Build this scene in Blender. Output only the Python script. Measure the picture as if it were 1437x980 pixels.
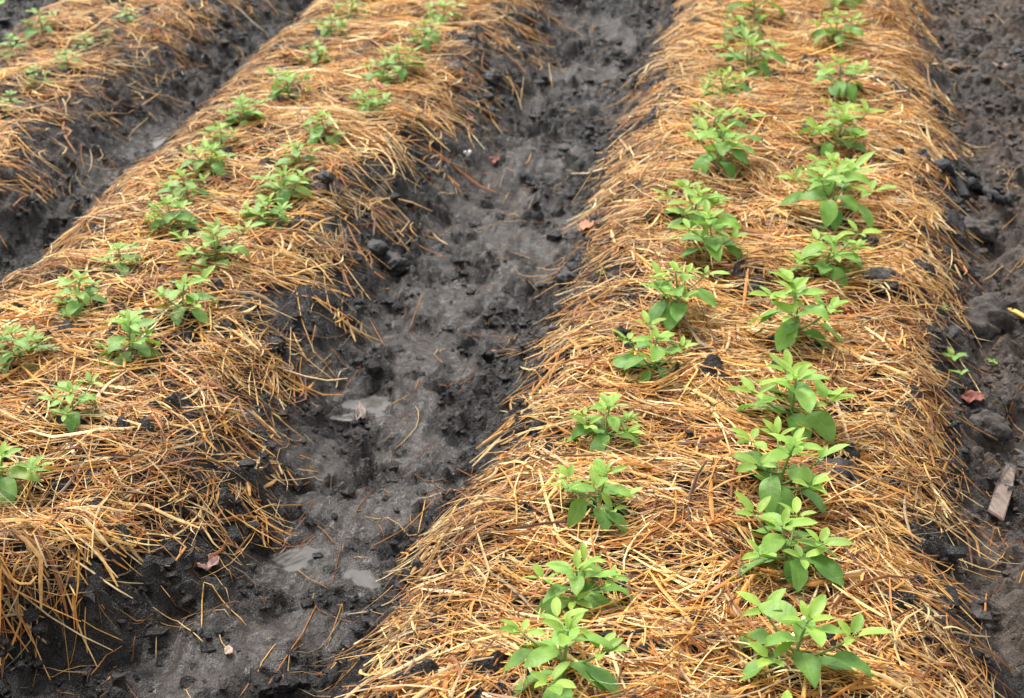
import bpy, bmesh, math, random
import numpy as np
from mathutils import Vector, Matrix

for o in list(bpy.data.objects):
    bpy.data.objects.remove(o)
scene = bpy.context.scene
COL = scene.collection
rng = np.random.default_rng(11)
R = random.Random(5)

# ------------------------------------------------------------------ camera
FPX = 2255.0                      # focal length in photograph pixels (1437 wide)
PITCH = math.radians(25.8)        # below the horizon
CAM = np.array([0.0, 0.0, 1.64])
cd = bpy.data.cameras.new('camera')
cam = bpy.data.objects.new('camera', cd)
COL.objects.link(cam)
cam.location = CAM
cam.rotation_euler = (math.pi / 2 - PITCH, 0, 0)
cd.sensor_width = 36
cd.lens = FPX / 1437 * 36
cd.clip_start = 0.05
cd.clip_end = 2000
cd.dof.use_dof = True
cd.dof.focus_distance = 2.72
cd.dof.aperture_fstop = 7.5
scene.camera = cam

# ------------------------------------------------------------------ light: bright overcast
SUN_EL, SUN_AZ = math.radians(56), math.radians(-28)
w = bpy.data.worlds.new('World')
scene.world = w
w.use_nodes = True
nt = w.node_tree
nt.nodes.clear()
sky = nt.nodes.new('ShaderNodeTexSky')
sky.sky_type = 'NISHITA'
sky.sun_disc = False
sky.sun_elevation = SUN_EL
sky.sun_rotation = SUN_AZ
sky.air_density = 1.0
sky.dust_density = 4.0
hs = nt.nodes.new('ShaderNodeHueSaturation')       # cloud cover: nearly white sky
hs.inputs['Saturation'].default_value = 0.12
bg = nt.nodes.new('ShaderNodeBackground')
bg.inputs['Strength'].default_value = 0.12
out = nt.nodes.new('ShaderNodeOutputWorld')
nt.links.new(sky.outputs[0], hs.inputs['Color'])
nt.links.new(hs.outputs[0], bg.inputs['Color'])
nt.links.new(bg.outputs[0], out.inputs['Surface'])
sl = bpy.data.lights.new('sun', 'SUN')
sl.energy = 1.5
sl.angle = math.radians(20)
sl.color = (1.0, 0.95, 0.88)
sun = bpy.data.objects.new('sun', sl)
COL.objects.link(sun)
# direction towards the sun
sdir = Vector((math.sin(SUN_AZ) * math.cos(SUN_EL), math.cos(SUN_AZ) * math.cos(SUN_EL), math.sin(SUN_EL)))
sun.rotation_euler = sdir.to_track_quat('Z', 'Y').to_euler()
vs = scene.view_settings
vs.view_transform = 'Standard'
vs.look = 'None'
vs.gamma = 1
vs.use_curve_mapping = False
vs.exposure = 1.12
scene.render.engine = 'CYCLES'

# ------------------------------------------------------------------ numeric helpers
_tab = np.random.default_rng(3).random((256, 256)) * 2 * np.pi
_gx, _gy = np.cos(_tab), np.sin(_tab)

def perlin(x, y):
    xi = np.floor(x).astype(np.int64); yi = np.floor(y).astype(np.int64)
    fx = x - xi; fy = y - yi
    u = fx * fx * fx * (fx * (fx * 6 - 15) + 10); v = fy * fy * fy * (fy * (fy * 6 - 15) + 10)
    def g(ix, iy, dx, dy):
        a, b = ix & 255, iy & 255
        return _gx[a, b] * dx + _gy[a, b] * dy
    n00 = g(xi, yi, fx, fy); n10 = g(xi + 1, yi, fx - 1, fy)
    n01 = g(xi, yi + 1, fx, fy - 1); n11 = g(xi + 1, yi + 1, fx - 1, fy - 1)
    a = n00 + u * (n10 - n00); b = n01 + u * (n11 - n01)
    return (a + v * (b - a)) * 1.5

def fbm(x, y, scale, octv=3, off=0.0):
    s = 0; amp = 1.0; f = 1.0 / scale
    for i in range(octv):
        s = s + amp * perlin(x * f + off + 17.3 * i, y * f - off + 9.1 * i)
        amp *= 0.5; f *= 2.03
    return s

_wr = np.random.default_rng(8).random((3, 256, 256))

def worley(x, y, cell, off=0):
    """rounded lumps: nearest-cell distance and that cell's random number"""
    x = x / cell; y = y / cell
    xi = np.floor(x).astype(np.int64); yi = np.floor(y).astype(np.int64)
    best = np.full(x.shape, 9.0); sec = np.full(x.shape, 9.0); rnd = np.zeros(x.shape)
    for i in (-1, 0, 1):
        for j in (-1, 0, 1):
            a = (xi + i + off) & 255; b = (yi + j + 2 * off) & 255
            d = np.hypot(xi + i + _wr[0][a, b] - x, yi + j + _wr[1][a, b] - y)
            r = _wr[2][a, b]
            nb = d < best
            sec = np.where(nb, best, np.minimum(sec, d))
            rnd = np.where(nb, r, rnd); best = np.where(nb, d, best)
    return best, sec, rnd

def lumps(x, y, cell, off):
    wx = x + 0.35 * cell * perlin(x / cell * 1.3 + off, y / cell * 1.3)
    wy = y + 0.35 * cell * perlin(x / cell * 1.3 - off, y / cell * 1.3 + 31)
    a, b, r = worley(wx, wy, cell, off)
    return np.clip(b - a, 0, 0.6) ** 0.6 * (r ** 1.5)      # 0 at the joints, up to ~0.7 on the tall lumps

def sstep(a, b, x):
    t = np.clip((x - a) / (b - a), 0, 1)
    return t * t * (3 - 2 * t)

CP, SP = math.cos(PITCH), math.sin(PITCH)

def ray(px, py):
    u = (px - 718.5) / FPX; v = (490 - py) / FPX
    return np.array([u, CP + v * SP, -SP + v * CP])

def on_plane(px, py, z):
    d = ray(px, py); t = (z - CAM[2]) / d[2]
    p = CAM + d * t
    return p[0], p[1]

def project(p):
    d = np.asarray(p) - CAM
    dep = d[1] * CP - d[2] * SP
    up = d[1] * SP + d[2] * CP
    return 718.5 + FPX * d[0] / dep, 490 - FPX * up / dep, dep

# ------------------------------------------------------------------ the three beds, from their straw edges
EDGE = {
 'AL': [(470,1000),(520,890),(605,745),(690,640),(735,530),(775,430),(812,340),(850,225),(890,115),(950,0)],
 'AR': [(1405,1000),(1372,890),(1350,780),(1345,680),(1350,600),(1345,500),(1355,420),(1365,350),(1350,240),(1325,130),(1308,60),(1290,0)],
 'BR': [(-100,945),(0,905),(130,868),(245,802),(330,708),(383,612),(400,520),(480,435),(520,350),(575,285),(640,215),(690,150),(755,40),(785,0)],
 'BL': [(-60,470),(0,425),(60,380),(130,300),(190,250),(235,210),(290,160),(350,100),(420,35),(455,0)],
 'CR': [(-60,345),(0,325),(70,300),(95,240),(130,200),(200,150),(240,110),(330,45),(385,0)],
 'CL': [(-60,110),(0,62),(50,32),(95,0)],
}
SLOPE = 0.193                     # rows run about 11 degrees to the right of the view
edge_fn = {}
for k, pts in EDGE.items():
    q = sorted(on_plane(a, b, 0.06)[::-1] for a, b in pts)
    y = np.array([p[0] for p in q]); x = np.array([p[1] for p in q])
    y = np.concatenate([[y[0] - 4], y, [y[-1] + 6]])
    first = SLOPE * 4
    x = np.concatenate([[x[0] - first], x, [x[-1] + SLOPE * 6]])
    edge_fn[k] = (y, x)

def ex(k, y):
    return np.interp(y, *edge_fn[k])

BEDS = {'A': ('AL', 'AR', 0.140), 'B': ('BL', 'BR', 0.150), 'C': ('CL', 'CR', 0.135)}

def bed_d(b, x, y):
    l, r, _ = BEDS[b]
    return np.minimum(x - ex(l, y), ex(r, y) - x) * 0.98

def smooth_h(x, y):
    h = 0
    for b, (l, r, H) in BEDS.items():
        d = bed_d(b, x, y)
        foot, crest = (0.07, 0.19) if b != 'B' else (0.10, 0.18)
        t = np.clip((d + foot) / (foot + crest), 0, 1)
        prof = np.sin(t * np.pi / 2) ** 1.25
        h = np.maximum(h, H * prof)
    h = h * (1 - sstep(9.0, 12.0, y)) * sstep(-1.5, 0.2, y)
    return h

SILT_SHEEN = [(415,785,70),(508,812,50),(520,570,80),(560,560,70),(570,690,90),(480,730,80),(600,500,90),(650,430,90),(720,330,110),
        (690,280,80),(215,205,45),(235,180,35),(810,110,70),(850,40,60),(380,900,90),(300,940,80),(150,260,50),(740,230,70),(460,640,60)]
SILT_SHEEN = [(*on_plane(a, b, 0.0), r) for a, b, r in SILT_SHEEN]  # smooth silt spots that also carry the painted wet sheen
SILT_SHEEN = [(x, y, r / FPX * (y / CP + .3)) for x, y, r in SILT_SHEEN]
PUD = [(412,782,27,19),(510,812,21,14),(1395,640,26,9),(225,200,17,11),(515,566,44,13)]
PUDW = []
for a, b, rx, ry in PUD:
    x, y = on_plane(a, b, -0.012)
    dep = project((x, y, 0))[2]
    dpr = math.atan2(CAM[2], y)
    PUDW.append((x, y, rx / FPX * dep, ry / FPX * dep / math.sin(dpr)))

def silt_sheen_mask(x, y):
    m = 0
    for sx, sy, r in SILT_SHEEN:
        m = np.maximum(m, np.exp(-(((x - sx) / r) ** 2 + ((y - sy) / (r * 1.5)) ** 2)))
    m = 0.80 * m + 0.60 * fbm(x, y, 0.13, 4, 4.0)
    return sstep(0.30, 0.70, m)

def ground_h(x, y):
    h = smooth_h(x, y)
    flat = 1 - sstep(0.02, 0.09, h)
    silt_sheen = silt_sheen_mask(x, y) * flat
    rough = 1 - 0.84 * silt_sheen
    n1 = fbm(x, y, 0.38, 2, 1.0) * 0.022
    n2 = fbm(x, y, 0.11, 3, 7.0) * 0.016
    patch = sstep(-0.45, 0.35, fbm(x, y, 0.2, 2, 61.0))
    n3 = (lumps(x, y, 0.075, 3) - 0.2) * 0.062 * patch + (lumps(x, y, 0.036, 5) - 0.2) * 0.042
    n4 = (lumps(x, y, 0.018, 7) - 0.2) * 0.015
    bump_ = sstep(0.03, 0.11, h) * 0.016 * fbm(x, y, 0.15, 2, 44.0)
    sx_ = x - SLOPE * y
    smear = fbm(sx_ * 5.0, y, 0.32, 3, 52.0) * 0.014 * flat      # ridges dragged along the furrow
    z = h + n1 + bump_ + smear + n2 * (0.4 + 0.6 * rough) + n3 * rough + n4 * (0.25 + 0.75 * rough)
    for px, py, rx, ry in PUDW:
        e = ((x - px) / rx) ** 2 + ((y - py) / ry) ** 2
        e = e * np.clip(1 + 1.1 * fbm(x, y, 0.045, 3, 2.0), 0.3, 3)
        k = np.exp(-np.maximum(e - 0.35, 0) * 1.1)
        z = z * (1 - k) + k * (-0.024)
    return z

def hit(px, py, fn=ground_h, extra=0.0):
    """point where the ray through a photograph pixel meets the soil"""
    d = ray(px, py)
    t0 = (0.30 - CAM[2]) / d[2]; t1 = (-0.06 - CAM[2]) / d[2]
    t = np.linspace(t0, t1, 700)
    P = CAM[None, :] + d[None, :] * t[:, None]
    h = fn(P[:, 0], P[:, 1]) + extra
    i = int(np.argmax(P[:, 2] < h))
    return Vector((P[i, 0], P[i, 1], h[i]))

def G(x, y):
    return float(ground_h(np.array([x]), np.array([y]))[0])

# ------------------------------------------------------------------ material helpers
def new_mat(name):
    m = bpy.data.materials.new(name)
    m.use_nodes = True
    n = m.node_tree.nodes; l = m.node_tree.links
    return m, n, l, n['Principled BSDF']

def noise(n, l, scale, detail=4, rough=0.6, vec=None):
    t = n.new('ShaderNodeTexNoise')
    t.inputs['Scale'].default_value = scale
    t.inputs['Detail'].default_value = detail
    t.inputs['Roughness'].default_value = rough
    if vec is not None:
        l.new(vec, t.inputs['Vector'])
    return t

def ramp(n, l, fac, stops):
    r = n.new('ShaderNodeValToRGB')
    e = r.color_ramp.elements
    while len(e) < len(stops):
        e.new(0.5)
    for el, (p, c) in zip(e, stops):
        el.position = p
        el.color = (*c, 1) if len(c) == 3 else c
    l.new(fac, r.inputs['Fac'])
    return r

def mixc(n, l, a, b, fac, mode='MIX'):
    m = n.new('ShaderNodeMix'); m.data_type = 'RGBA'; m.blend_type = mode
    for s, v in ((m.inputs['Factor'], fac), (m.inputs['A'], a), (m.inputs['B'], b)):
        if isinstance(v, (tuple, float, int)):
            s.default_value = (*v, 1) if isinstance(v, tuple) else v
        else:
            l.new(v, s)
    return m.outputs['Result']

def bump(n, l, h, strength, dist, normal=None):
    b = n.new('ShaderNodeBump')
    b.inputs['Strength'].default_value = strength
    b.inputs['Distance'].default_value = dist
    l.new(h, b.inputs['Height'])
    if normal is not None:
        l.new(normal, b.inputs['Normal'])
    return b.outputs['Normal']

def soil_material():
    m, n, l, p = new_mat('wet_black_soil')
    pos = n.new('ShaderNodeNewGeometry').outputs['Position']
    at = n.new('ShaderNodeAttribute'); at.attribute_name = 'silt_sheen'
    dr = n.new('ShaderNodeAttribute'); dr.attribute_name = 'dry'
    big = noise(n, l, 7, 5, 0.65, pos)
    fine = noise(n, l, 55, 6, 0.7, pos)
    grit = noise(n, l, 260, 3, 0.6, pos)
    c1 = ramp(n, l, big.outputs['Fac'], [(0.3, (0.010, 0.0084, 0.0078)), (0.55, (0.023, 0.0190, 0.0172)), (0.75, (0.056, 0.046, 0.040))])
    c2 = ramp(n, l, fine.outputs['Fac'], [(0.3, (0.30, 0.30, 0.30)), (0.5, (0.9, 0.89, 0.88)), (0.70, (2.3, 2.2, 2.1))])
    c = mixc(n, l, c1.outputs[0], c2.outputs[0], 1.0, 'MULTIPLY')
    silt_sheen_col = ramp(n, l, fine.outputs['Fac'], [(0.3, (0.044, 0.038, 0.034)), (0.7, (0.185, 0.160, 0.143))])  # grey silt tone, lightened to paint in the sky sheen on wet mud
    c = mixc(n, l, c, silt_sheen_col.outputs[0], at.outputs['Fac'])
    dryc = ramp(n, l, fine.outputs['Fac'], [(0.3, (0.062, 0.046, 0.036)), (0.7, (0.29, 0.225, 0.178))])
    dm = n.new('ShaderNodeMath'); dm.operation = 'MULTIPLY'; dm.inputs[1].default_value = 0.85
    l.new(dr.outputs['Fac'], dm.inputs[0])
    c = mixc(n, l, c, dryc.outputs[0], dm.outputs[0])
    sp = ramp(n, l, grit.outputs['Fac'], [(0.66, (0, 0, 0)), (0.74, (1, 1, 1))])
    c = mixc(n, l, c, (0.16, 0.135, 0.11), sp.outputs[0])
    l.new(c, p.inputs['Base Color'])
    rr = ramp(n, l, big.outputs['Fac'], [(0.35, (0.48,) * 3), (0.65, (0.20,) * 3)])
    r2 = mixc(n, l, rr.outputs[0], (0.10, 0.10, 0.10), at.outputs['Fac'])
    r3 = mixc(n, l, r2, (0.75, 0.75, 0.75), dr.outputs['Fac'])
    l.new(r3, p.inputs['Roughness'])
    p.inputs['Specular IOR Level'].default_value = 0.6
    nn = bump(n, l, fine.outputs['Fac'], 1.0, 0.03)
    nn = bump(n, l, grit.outputs['Fac'], 0.9, 0.008, nn)
    l.new(nn, p.inputs['Normal'])
    return m

def straw_material():
    m, n, l, p = new_mat('dry_straw')
    at = n.new('ShaderNodeAttribute'); at.attribute_name = 'tint'
    pos = n.new('ShaderNodeNewGeometry').outputs['Position']
    f = noise(n, l, 90, 3, 0.6, pos)
    r = ramp(n, l, f.outputs['Fac'], [(0.3, (0.66, 0.62, 0.58)), (0.5, (1, 1, 1)), (0.72, (1.22, 1.22, 1.22))])
    c = mixc(n, l, at.outputs['Color'], r.outputs[0], 1.0, 'MULTIPLY')
    l.new(c, p.inputs['Base Color'])
    p.inputs['Roughness'].default_value = 0.55
    p.inputs['Specular IOR Level'].default_value = 0.28
    return m

def plain(name, c0, c1, scale=60, rough=0.6, bs=0.4, bd=0.002, spec=0.4):
    m, n, l, p = new_mat(name)
    tc = n.new('ShaderNodeTexCoord').outputs['Object']
    f = noise(n, l, scale, 5, 0.65, tc)
    r = ramp(n, l, f.outputs['Fac'], [(0.32, c0), (0.68, c1)])
    l.new(r.outputs[0], p.inputs['Base Color'])
    p.inputs['Roughness'].default_value = rough
    p.inputs['Specular IOR Level'].default_value = spec
    l.new(bump(n, l, f.outputs['Fac'], bs, bd), p.inputs['Normal'])
    return m

def leaf_material():
    m, n, l, p = new_mat('pepper_leaf')
    oi = n.new('ShaderNodeObjectInfo')
    uv = n.new('ShaderNodeUVMap'); uv.uv_map = 'uv'
    sx = n.new('ShaderNodeSeparateXYZ'); l.new(uv.outputs[0], sx.inputs[0])
    ax = n.new('ShaderNodeMath'); ax.operation = 'ABSOLUTE'; l.new(sx.outputs['X'], ax.inputs[0])
    mid = ramp(n, l, ax.outputs[0], [(0.0, (1, 1, 1)), (0.10, (0, 0, 0))])
    # side veins: stripes slanting forward from the midrib
    a1 = n.new('ShaderNodeMath'); a1.operation = 'MULTIPLY_ADD'; a1.inputs[1].default_value = -0.16
    l.new(ax.outputs[0], a1.inputs[0]); l.new(sx.outputs['Y'], a1.inputs[2])
    a2 = n.new('ShaderNodeMath'); a2.operation = 'MULTIPLY'; a2.inputs[1].default_value = 46
    l.new(a1.outputs[0], a2.inputs[0])
    a3 = n.new('ShaderNodeMath'); a3.operation = 'SINE'; l.new(a2.outputs[0], a3.inputs[0])
    vein = ramp(n, l, a3.outputs[0], [(0.80, (0, 0, 0)), (1.0, (1, 1, 1))])
    pos = n.new('ShaderNodeNewGeometry').outputs['Position']
    f = noise(n, l, 45, 4, 0.6, pos)
    mot = ramp(n, l, f.outputs['Fac'], [(0.3, (0.74, 0.78, 0.72)), (0.7, (1.2, 1.14, 1.16))])
    c = mixc(n, l, oi.outputs['Color'], mot.outputs[0], 1.0, 'MULTIPLY')
    lt = mixc(n, l, c, (0.30, 0.46, 0.17), 0.45)
    c = mixc(n, l, c, lt, mid.outputs[0])
    vv = n.new('ShaderNodeMath'); vv.operation = 'MULTIPLY'; vv.inputs[1].default_value = 0.25
    l.new(vein.outputs[0], vv.inputs[0])
    c = mixc(n, l, c, lt, vv.outputs[0])
    sp = noise(n, l, 150, 2, 0.5, pos)
    sm = ramp(n, l, sp.outputs['Fac'], [(0.70, (0, 0, 0)), (0.76, (0.55,) * 3)])
    c = mixc(n, l, c, (0.12, 0.085, 0.04), sm.outputs[0])           # specks of splashed soil
    l.new(c, p.inputs['Base Color'])
    p.inputs['Roughness'].default_value = 0.45
    p.inputs['Specular IOR Level'].default_value = 0.30
    hsum = n.new('ShaderNodeMath'); hsum.operation = 'MULTIPLY_ADD'; hsum.inputs[1].default_value = 0.5
    l.new(vein.outputs[0], hsum.inputs[0]); l.new(f.outputs['Fac'], hsum.inputs[2])
    nn = bump(n, l, hsum.outputs[0], 0.35, 0.0015)
    l.new(nn, p.inputs['Normal'])
    tr = n.new('ShaderNodeBsdfTranslucent')
    tcol = mixc(n, l, c, (1.25, 1.25, 0.7), 1.0, 'MULTIPLY')
    l.new(tcol, tr.inputs['Color'])
    mx = n.new('ShaderNodeMixShader'); mx.inputs[0].default_value = 0.28
    l.new(p.outputs[0], mx.inputs[1]); l.new(tr.outputs[0], mx.inputs[2])
    l.new(mx.outputs[0], n['Material Output'].inputs['Surface'])
    return m

M_SOIL = soil_material()
M_STRAW = straw_material()
M_LEAF = leaf_material()
M_STEM = plain('green_stem', (0.13, 0.24, 0.06), (0.26, 0.38, 0.12), 80, 0.45, 0.1, 0.001)
M_CLOD = plain('soil_clod', (0.020, 0.017, 0.015), (0.115, 0.096, 0.084), 45, 0.75, 0.9, 0.010)
M_BLACKCLOD = plain('black_clod', (0.010, 0.0095, 0.0095), (0.045, 0.041, 0.040), 60, 0.5, 0.9, 0.008)

def puddle_material():
    m, n, l, p = new_mat('muddy_water')
    pos = n.new('ShaderNodeNewGeometry').outputs['Position']
    f = noise(n, l, 30, 3, 0.5, pos)
    r = ramp(n, l, f.outputs['Fac'], [(0.3, (0.085, 0.078, 0.072)), (0.7, (0.165, 0.152, 0.140))])
    l.new(r.outputs[0], p.inputs['Base Color'])
    dp = n.new('ShaderNodeAttribute'); dp.attribute_name = 'depth'
    al = n.new('ShaderNodeMapRange'); al.inputs['From Max'].default_value = 0.0075; al.inputs['To Min'].default_value = 0.12; al.inputs['To Max'].default_value = 0.94
    l.new(dp.outputs['Fac'], al.inputs['Value'])   # murky water hides the bottom with depth
    l.new(al.outputs[0], p.inputs['Alpha'])
    p.inputs['Roughness'].default_value = 0.06
    p.inputs['IOR'].default_value = 1.33
    return m
M_WATER = puddle_material()

# ------------------------------------------------------------------ object helpers
def link(name, me, mat, parent=None):
    o = bpy.data.objects.new(name, me)
    COL.objects.link(o)
    if mat is not None and len(me.materials) == 0:
        me.materials.append(mat)
    if parent is not None:
        o.parent = parent
    return o

def tag(o, label=None, cat=None, group=None, kind=None):
    if label: o['label'] = label
    if cat: o['category'] = cat
    if group: o['group'] = group
    if kind: o['kind'] = kind
    return o

def empty(name, loc):
    o = bpy.data.objects.new(name, None)
    o.empty_display_size = 0.05
    COL.objects.link(o)
    o.location = loc
    return o

def np_mesh(name, V, F, attrs=None, smooth=True):
    """V (n,3), F (m,k) all polygons with k corners"""
    me = bpy.data.meshes.new(name)
    k = F.shape[1]
    me.vertices.add(len(V)); me.vertices.foreach_set('co', np.ascontiguousarray(V, dtype=np.float32).ravel())
    me.loops.add(F.size); me.loops.foreach_set('vertex_index', np.ascontiguousarray(F, dtype=np.int32).ravel())
    me.polygons.add(len(F))
    me.polygons.foreach_set('loop_start', np.arange(0, F.size, k, dtype=np.int32))
    me.polygons.foreach_set('use_smooth', np.full(len(F), smooth))
    me.update(calc_edges=True)
    for nme, (typ, arr) in (attrs or {}).items():
        a = me.attributes.new(nme, typ, 'POINT')
        a.data.foreach_set('value' if typ == 'FLOAT' else 'color', np.ascontiguousarray(arr, dtype=np.float32).ravel())
    me.validate()
    return me

# ------------------------------------------------------------------ ground: one sheet, fine where the photograph looks
def axis(a, b, step_a, step_b, reach):
    v = [a]; s = step_a
    while v[-1] < b:
        t = (v[-1] - a) / (b - a)
        v.append(v[-1] + step_a + (step_b - step_a) * t)
    lo = []; s = step_a; p = a
    while p > -reach:
        s *= 1.22; p -= s; lo.append(p)
    hi = []; s = step_b; p = v[-1]
    while p < reach:
        s *= 1.22; p += s; hi.append(p)
    return np.array(lo[::-1] + v + hi)

gx = axis(-2.4, 2.4, 0.0085, 0.0085, 260)
gy = axis(1.55, 7.3, 0.0060, 0.0135, 260)
X, Y = np.meshgrid(gx, gy)
Z = ground_h(X, Y)
nx, ny = len(gx), len(gy)
idx = np.arange(nx * ny).reshape(ny, nx)
F = np.stack([idx[:-1, :-1], idx[:-1, 1:], idx[1:, 1:], idx[1:, :-1]], -1).reshape(-1, 4)
flat = 1 - sstep(0.02, 0.08, smooth_h(X, Y))
SI = silt_sheen_mask(X, Y) * flat
DRY = sstep(-0.03, 0.06, X - ex('AR', Y)) * sstep(-0.7, 0.25, fbm(X, Y, 0.35, 3, 13.0))
me = np_mesh('ground', np.stack([X, Y, Z], -1).reshape(-1, 3), F,
             {'silt_sheen': ('FLOAT', SI.ravel()), 'dry': ('FLOAT', DRY.ravel())})
tag(link('ground', me, M_SOIL), 'wet black soil of furrows and raised beds', kind='structure')

# puddles standing in the hollows of the furrow
PUD_Z = -0.0135
for i, (px, py, rx, ry) in enumerate(PUDW):
    n = 48
    qx, qy = np.meshgrid(np.linspace(-1.9 * rx, 1.9 * rx, n), np.linspace(-1.9 * ry, 1.9 * ry, n))
    depth = PUD_Z - ground_h(qx + px, qy + py)
    inside = (qx / rx) ** 2 + (qy / ry) ** 2 < 3.4
    qi = np.arange(n * n).reshape(n, n)
    QF = np.stack([qi[:-1, :-1], qi[:-1, 1:], qi[1:, 1:], qi[1:, :-1]], -1).reshape(-1, 4)
    wet = ((depth > -0.003) & inside).ravel()
    QF = QF[wet[QF].any(1)]
    used = np.unique(QF)
    remap = np.zeros(n * n, dtype=int); remap[used] = np.arange(len(used))
    QV = np.stack([qx, qy, qx * 0], -1).reshape(-1, 3)[used]
    me = np_mesh('puddle', QV, remap[QF], {'depth': ('FLOAT', np.clip(depth.ravel()[used], 0, 1))})
    o = link('puddle', me, M_WATER)
    o.location = (px, py, PUD_Z)
    tag(o, ['grey muddy puddle in the furrow, larger one beside a fallen straw',
            'small grey puddle at the edge of the straw of the right bed',
            'thin wet puddle on the path right of the right bed',
            'small puddle in the far furrow left of the middle bed',
            'long shallow wet patch beside the narrow dead leaf in the furrow'][i], kind='structure')

# ------------------------------------------------------------------ straw
def lin(r, g, b):
    f = lambda c: c / 12.92 if c <= 0.04045 else ((c + 0.055) / 1.055) ** 2.4
    return np.array([f(r / 255), f(g / 255), f(b / 255)])

PAL = np.array([lin(230, 195, 132), lin(217, 167, 94), lin(207, 148, 70), lin(184, 118, 52), lin(142, 84, 40), lin(178, 151, 112), lin(96, 58, 32), lin(242, 217, 166)])
PALW = np.array([.16, .19, .17, .14, .11, .09, .09, .05])

def straw_geo(x, y, ang, L, wd, curve, kink, zoff, tilt, segs, tint, hfn, roll):
    n = len(x)
    u = np.linspace(-0.5, 0.5, segs + 1)
    um = (u[1:] + u[:-1]) / 2
    a = ang[:, None] + curve[:, None] * um[None, :] + kink[:, None] * (um[None, :] > 0.1)
    st = (L / segs)[:, None]
    dx = np.cos(a) * st; dy = np.sin(a) * st
    PX = np.concatenate([np.zeros((n, 1)), np.cumsum(dx, 1)], 1)
    PY = np.concatenate([np.zeros((n, 1)), np.cumsum(dy, 1)], 1)
    PX += (x - PX.mean(1))[:, None]; PY += (y - PY.mean(1))[:, None]
    H = hfn(PX, PY)
    # a stalk is stiff: follow the surface only partly, never far below it
    line = H.mean(1)[:, None] + (H[:, -1] - H[:, 0])[:, None] * u[None, :]
    PZ = np.maximum(H, 0.45 * H + 0.55 * line) + zoff[:, None] + (tilt * L)[:, None] * u[None, :]
    PZ = np.maximum(PZ, H + 0.001)
    aa = np.concatenate([a[:, :1], (a[:, 1:] + a[:, :-1]) / 2, a[:, -1:]], 1)
    tap = 1 - 0.55 * (np.abs(u) * 2) ** 4
    hw = (wd / 2)[:, None] * tap[None, :]
    lx = -np.sin(aa) * hw; ly = np.cos(aa) * hw
    rz = np.sin(roll)[:, None] * hw
    rc = np.cos(roll)[:, None]
    P = np.stack([PX, PY, PZ], -1)
    left = P + np.stack([lx * rc, ly * rc, rz], -1)
    right = P - np.stack([lx * rc, ly * rc, rz], -1)
    mid = P.copy(); mid[..., 2] += 0.75 * hw
    V = np.stack([left, mid, right], 2)                        # n, segs+1, 3, 3
    T = np.repeat(tint[:, None, :], (segs + 1) * 3, 1).reshape(n, segs + 1, 3, 3)
    grad = 1 + 0.25 * (rng.random(n) - 0.5)[:, None] * 2 * u[None, :] * 2
    T = T * grad[:, :, None, None]
    base = (np.arange(n) * (segs + 1) * 3)[:, None, None]
    k = (np.arange(segs) * 3)[None, :, None]
    q = np.array([[0, 1, 4, 3], [1, 2, 5, 4]])
    F = (base[..., None] + k[..., None] + q[None, None, :, :]).reshape(-1, 4)
    return V.reshape(-1, 3), F, T.reshape(-1, 3)

HOLES = [(455,262,26),(505,268,20),(800,395,42),(855,385,30),(770,470,30),(720,800,28),(690,780,22),(1165,655,40),(1190,690,40),(1235,400,26),
         (1045,408,24),(1040,440,18),(590,30,25),(655,60,30),(640,90,30),(500,235,26),(1330,270,26),(1290,205,16),(1275,70,16),(400,420,36),(430,440,36),
         (330,560,24),(1000,600,22),(60,560,20),(330,430,18),(1330,470,18),(1240,240,14),(170,95,20),(120,115,26),(60,150,26),(110,80,22),(190,25,20),
         (60,205,30),(110,250,26),(420,130,16),(640,210,30),(560,210,24),(730,20,24),(700,90,36),(560,270,26),(880,420,20),(940,610,16)]

def mulch_top(x, y):
    """soft top of the mulch over the bed (soil without its fine relief)"""
    return smooth_h(x, y) + fbm(x, y, 0.38, 2, 1.0) * 0.022 + 0.004 + sstep(0.03, 0.11, smooth_h(x, y)) * 0.016 * fbm(x, y, 0.15, 2, 44.0)

HW = []
for a, b, r in HOLES:
    p = hit(a, b, mulch_top)
    dep = project(p)[2]
    HW.append((p.x, p.y, 1.35 * r / FPX * dep))

# ------------------------------------------------------------------ plants: photograph base pixel, top row, width in pixels
ROWS = {
 'right bed left row': [(790,962,838,178),(813,845,758,134),(838,722,622,122),(850,618,530,106),(918,520,444,108),(951,440,338,104),(999,358,268,95),
        (972,312,243,92),(1010,232,152,92),(1000,186,141,54),(1016,136,87,64),(1053,98,52,82),(1041,52,18,56),(1060,22,-12,66),(1064,-12,-42,60)],
 'right bed right row': [(1108,1085,990,150),(1112,935,832,192),(1105,798,703,156),(1090,696,572,162),(1110,592,478,162),(1121,475,364,150),(1157,382,302,122),
        (1167,305,229,142),(1164,262,207,84),(1171,210,157,102),(1180,170,133,48),(1177,131,61,80),(1174,58,0,68),(1181,10,-30,58),(1186,-30,-66,56)],
 'middle bed right row': [(104,586,520,76),(182,506,419,76),(256,435,374,77),(304,368,308,94),(374,310,265,62),(398,274,221,60),(422,227,188,47),
        (457,194,141,50),(517,158,118,54),(536,118,66,42),(562,94,56,54),(595,64,11,42),(622,30,-8,52),(645,-8,-40,50)],
 'middle bed left row': [(4,682,610,92),(32,506,439,72),(109,432,360,66),(171,376,328,54),(242,319,264,58),(264,276,228,58),(294,238,193,60),(312,206,160,48),
        (345,174,126,50),(405,132,87,50),(446,88,50,38),(464,45,15,42),(492,24,-12,46),(512,-10,-40,44)],
 'far left bed near row': [(17,146,122,30),(50,117,85,32),(96,89,66,34),(118,64,43,30),(150,52,40,18),(179,31,3,28)],
 'far left bed back row': [(16,71,38,32),(59,42,0,42)],
}
PLANTS = []
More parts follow.
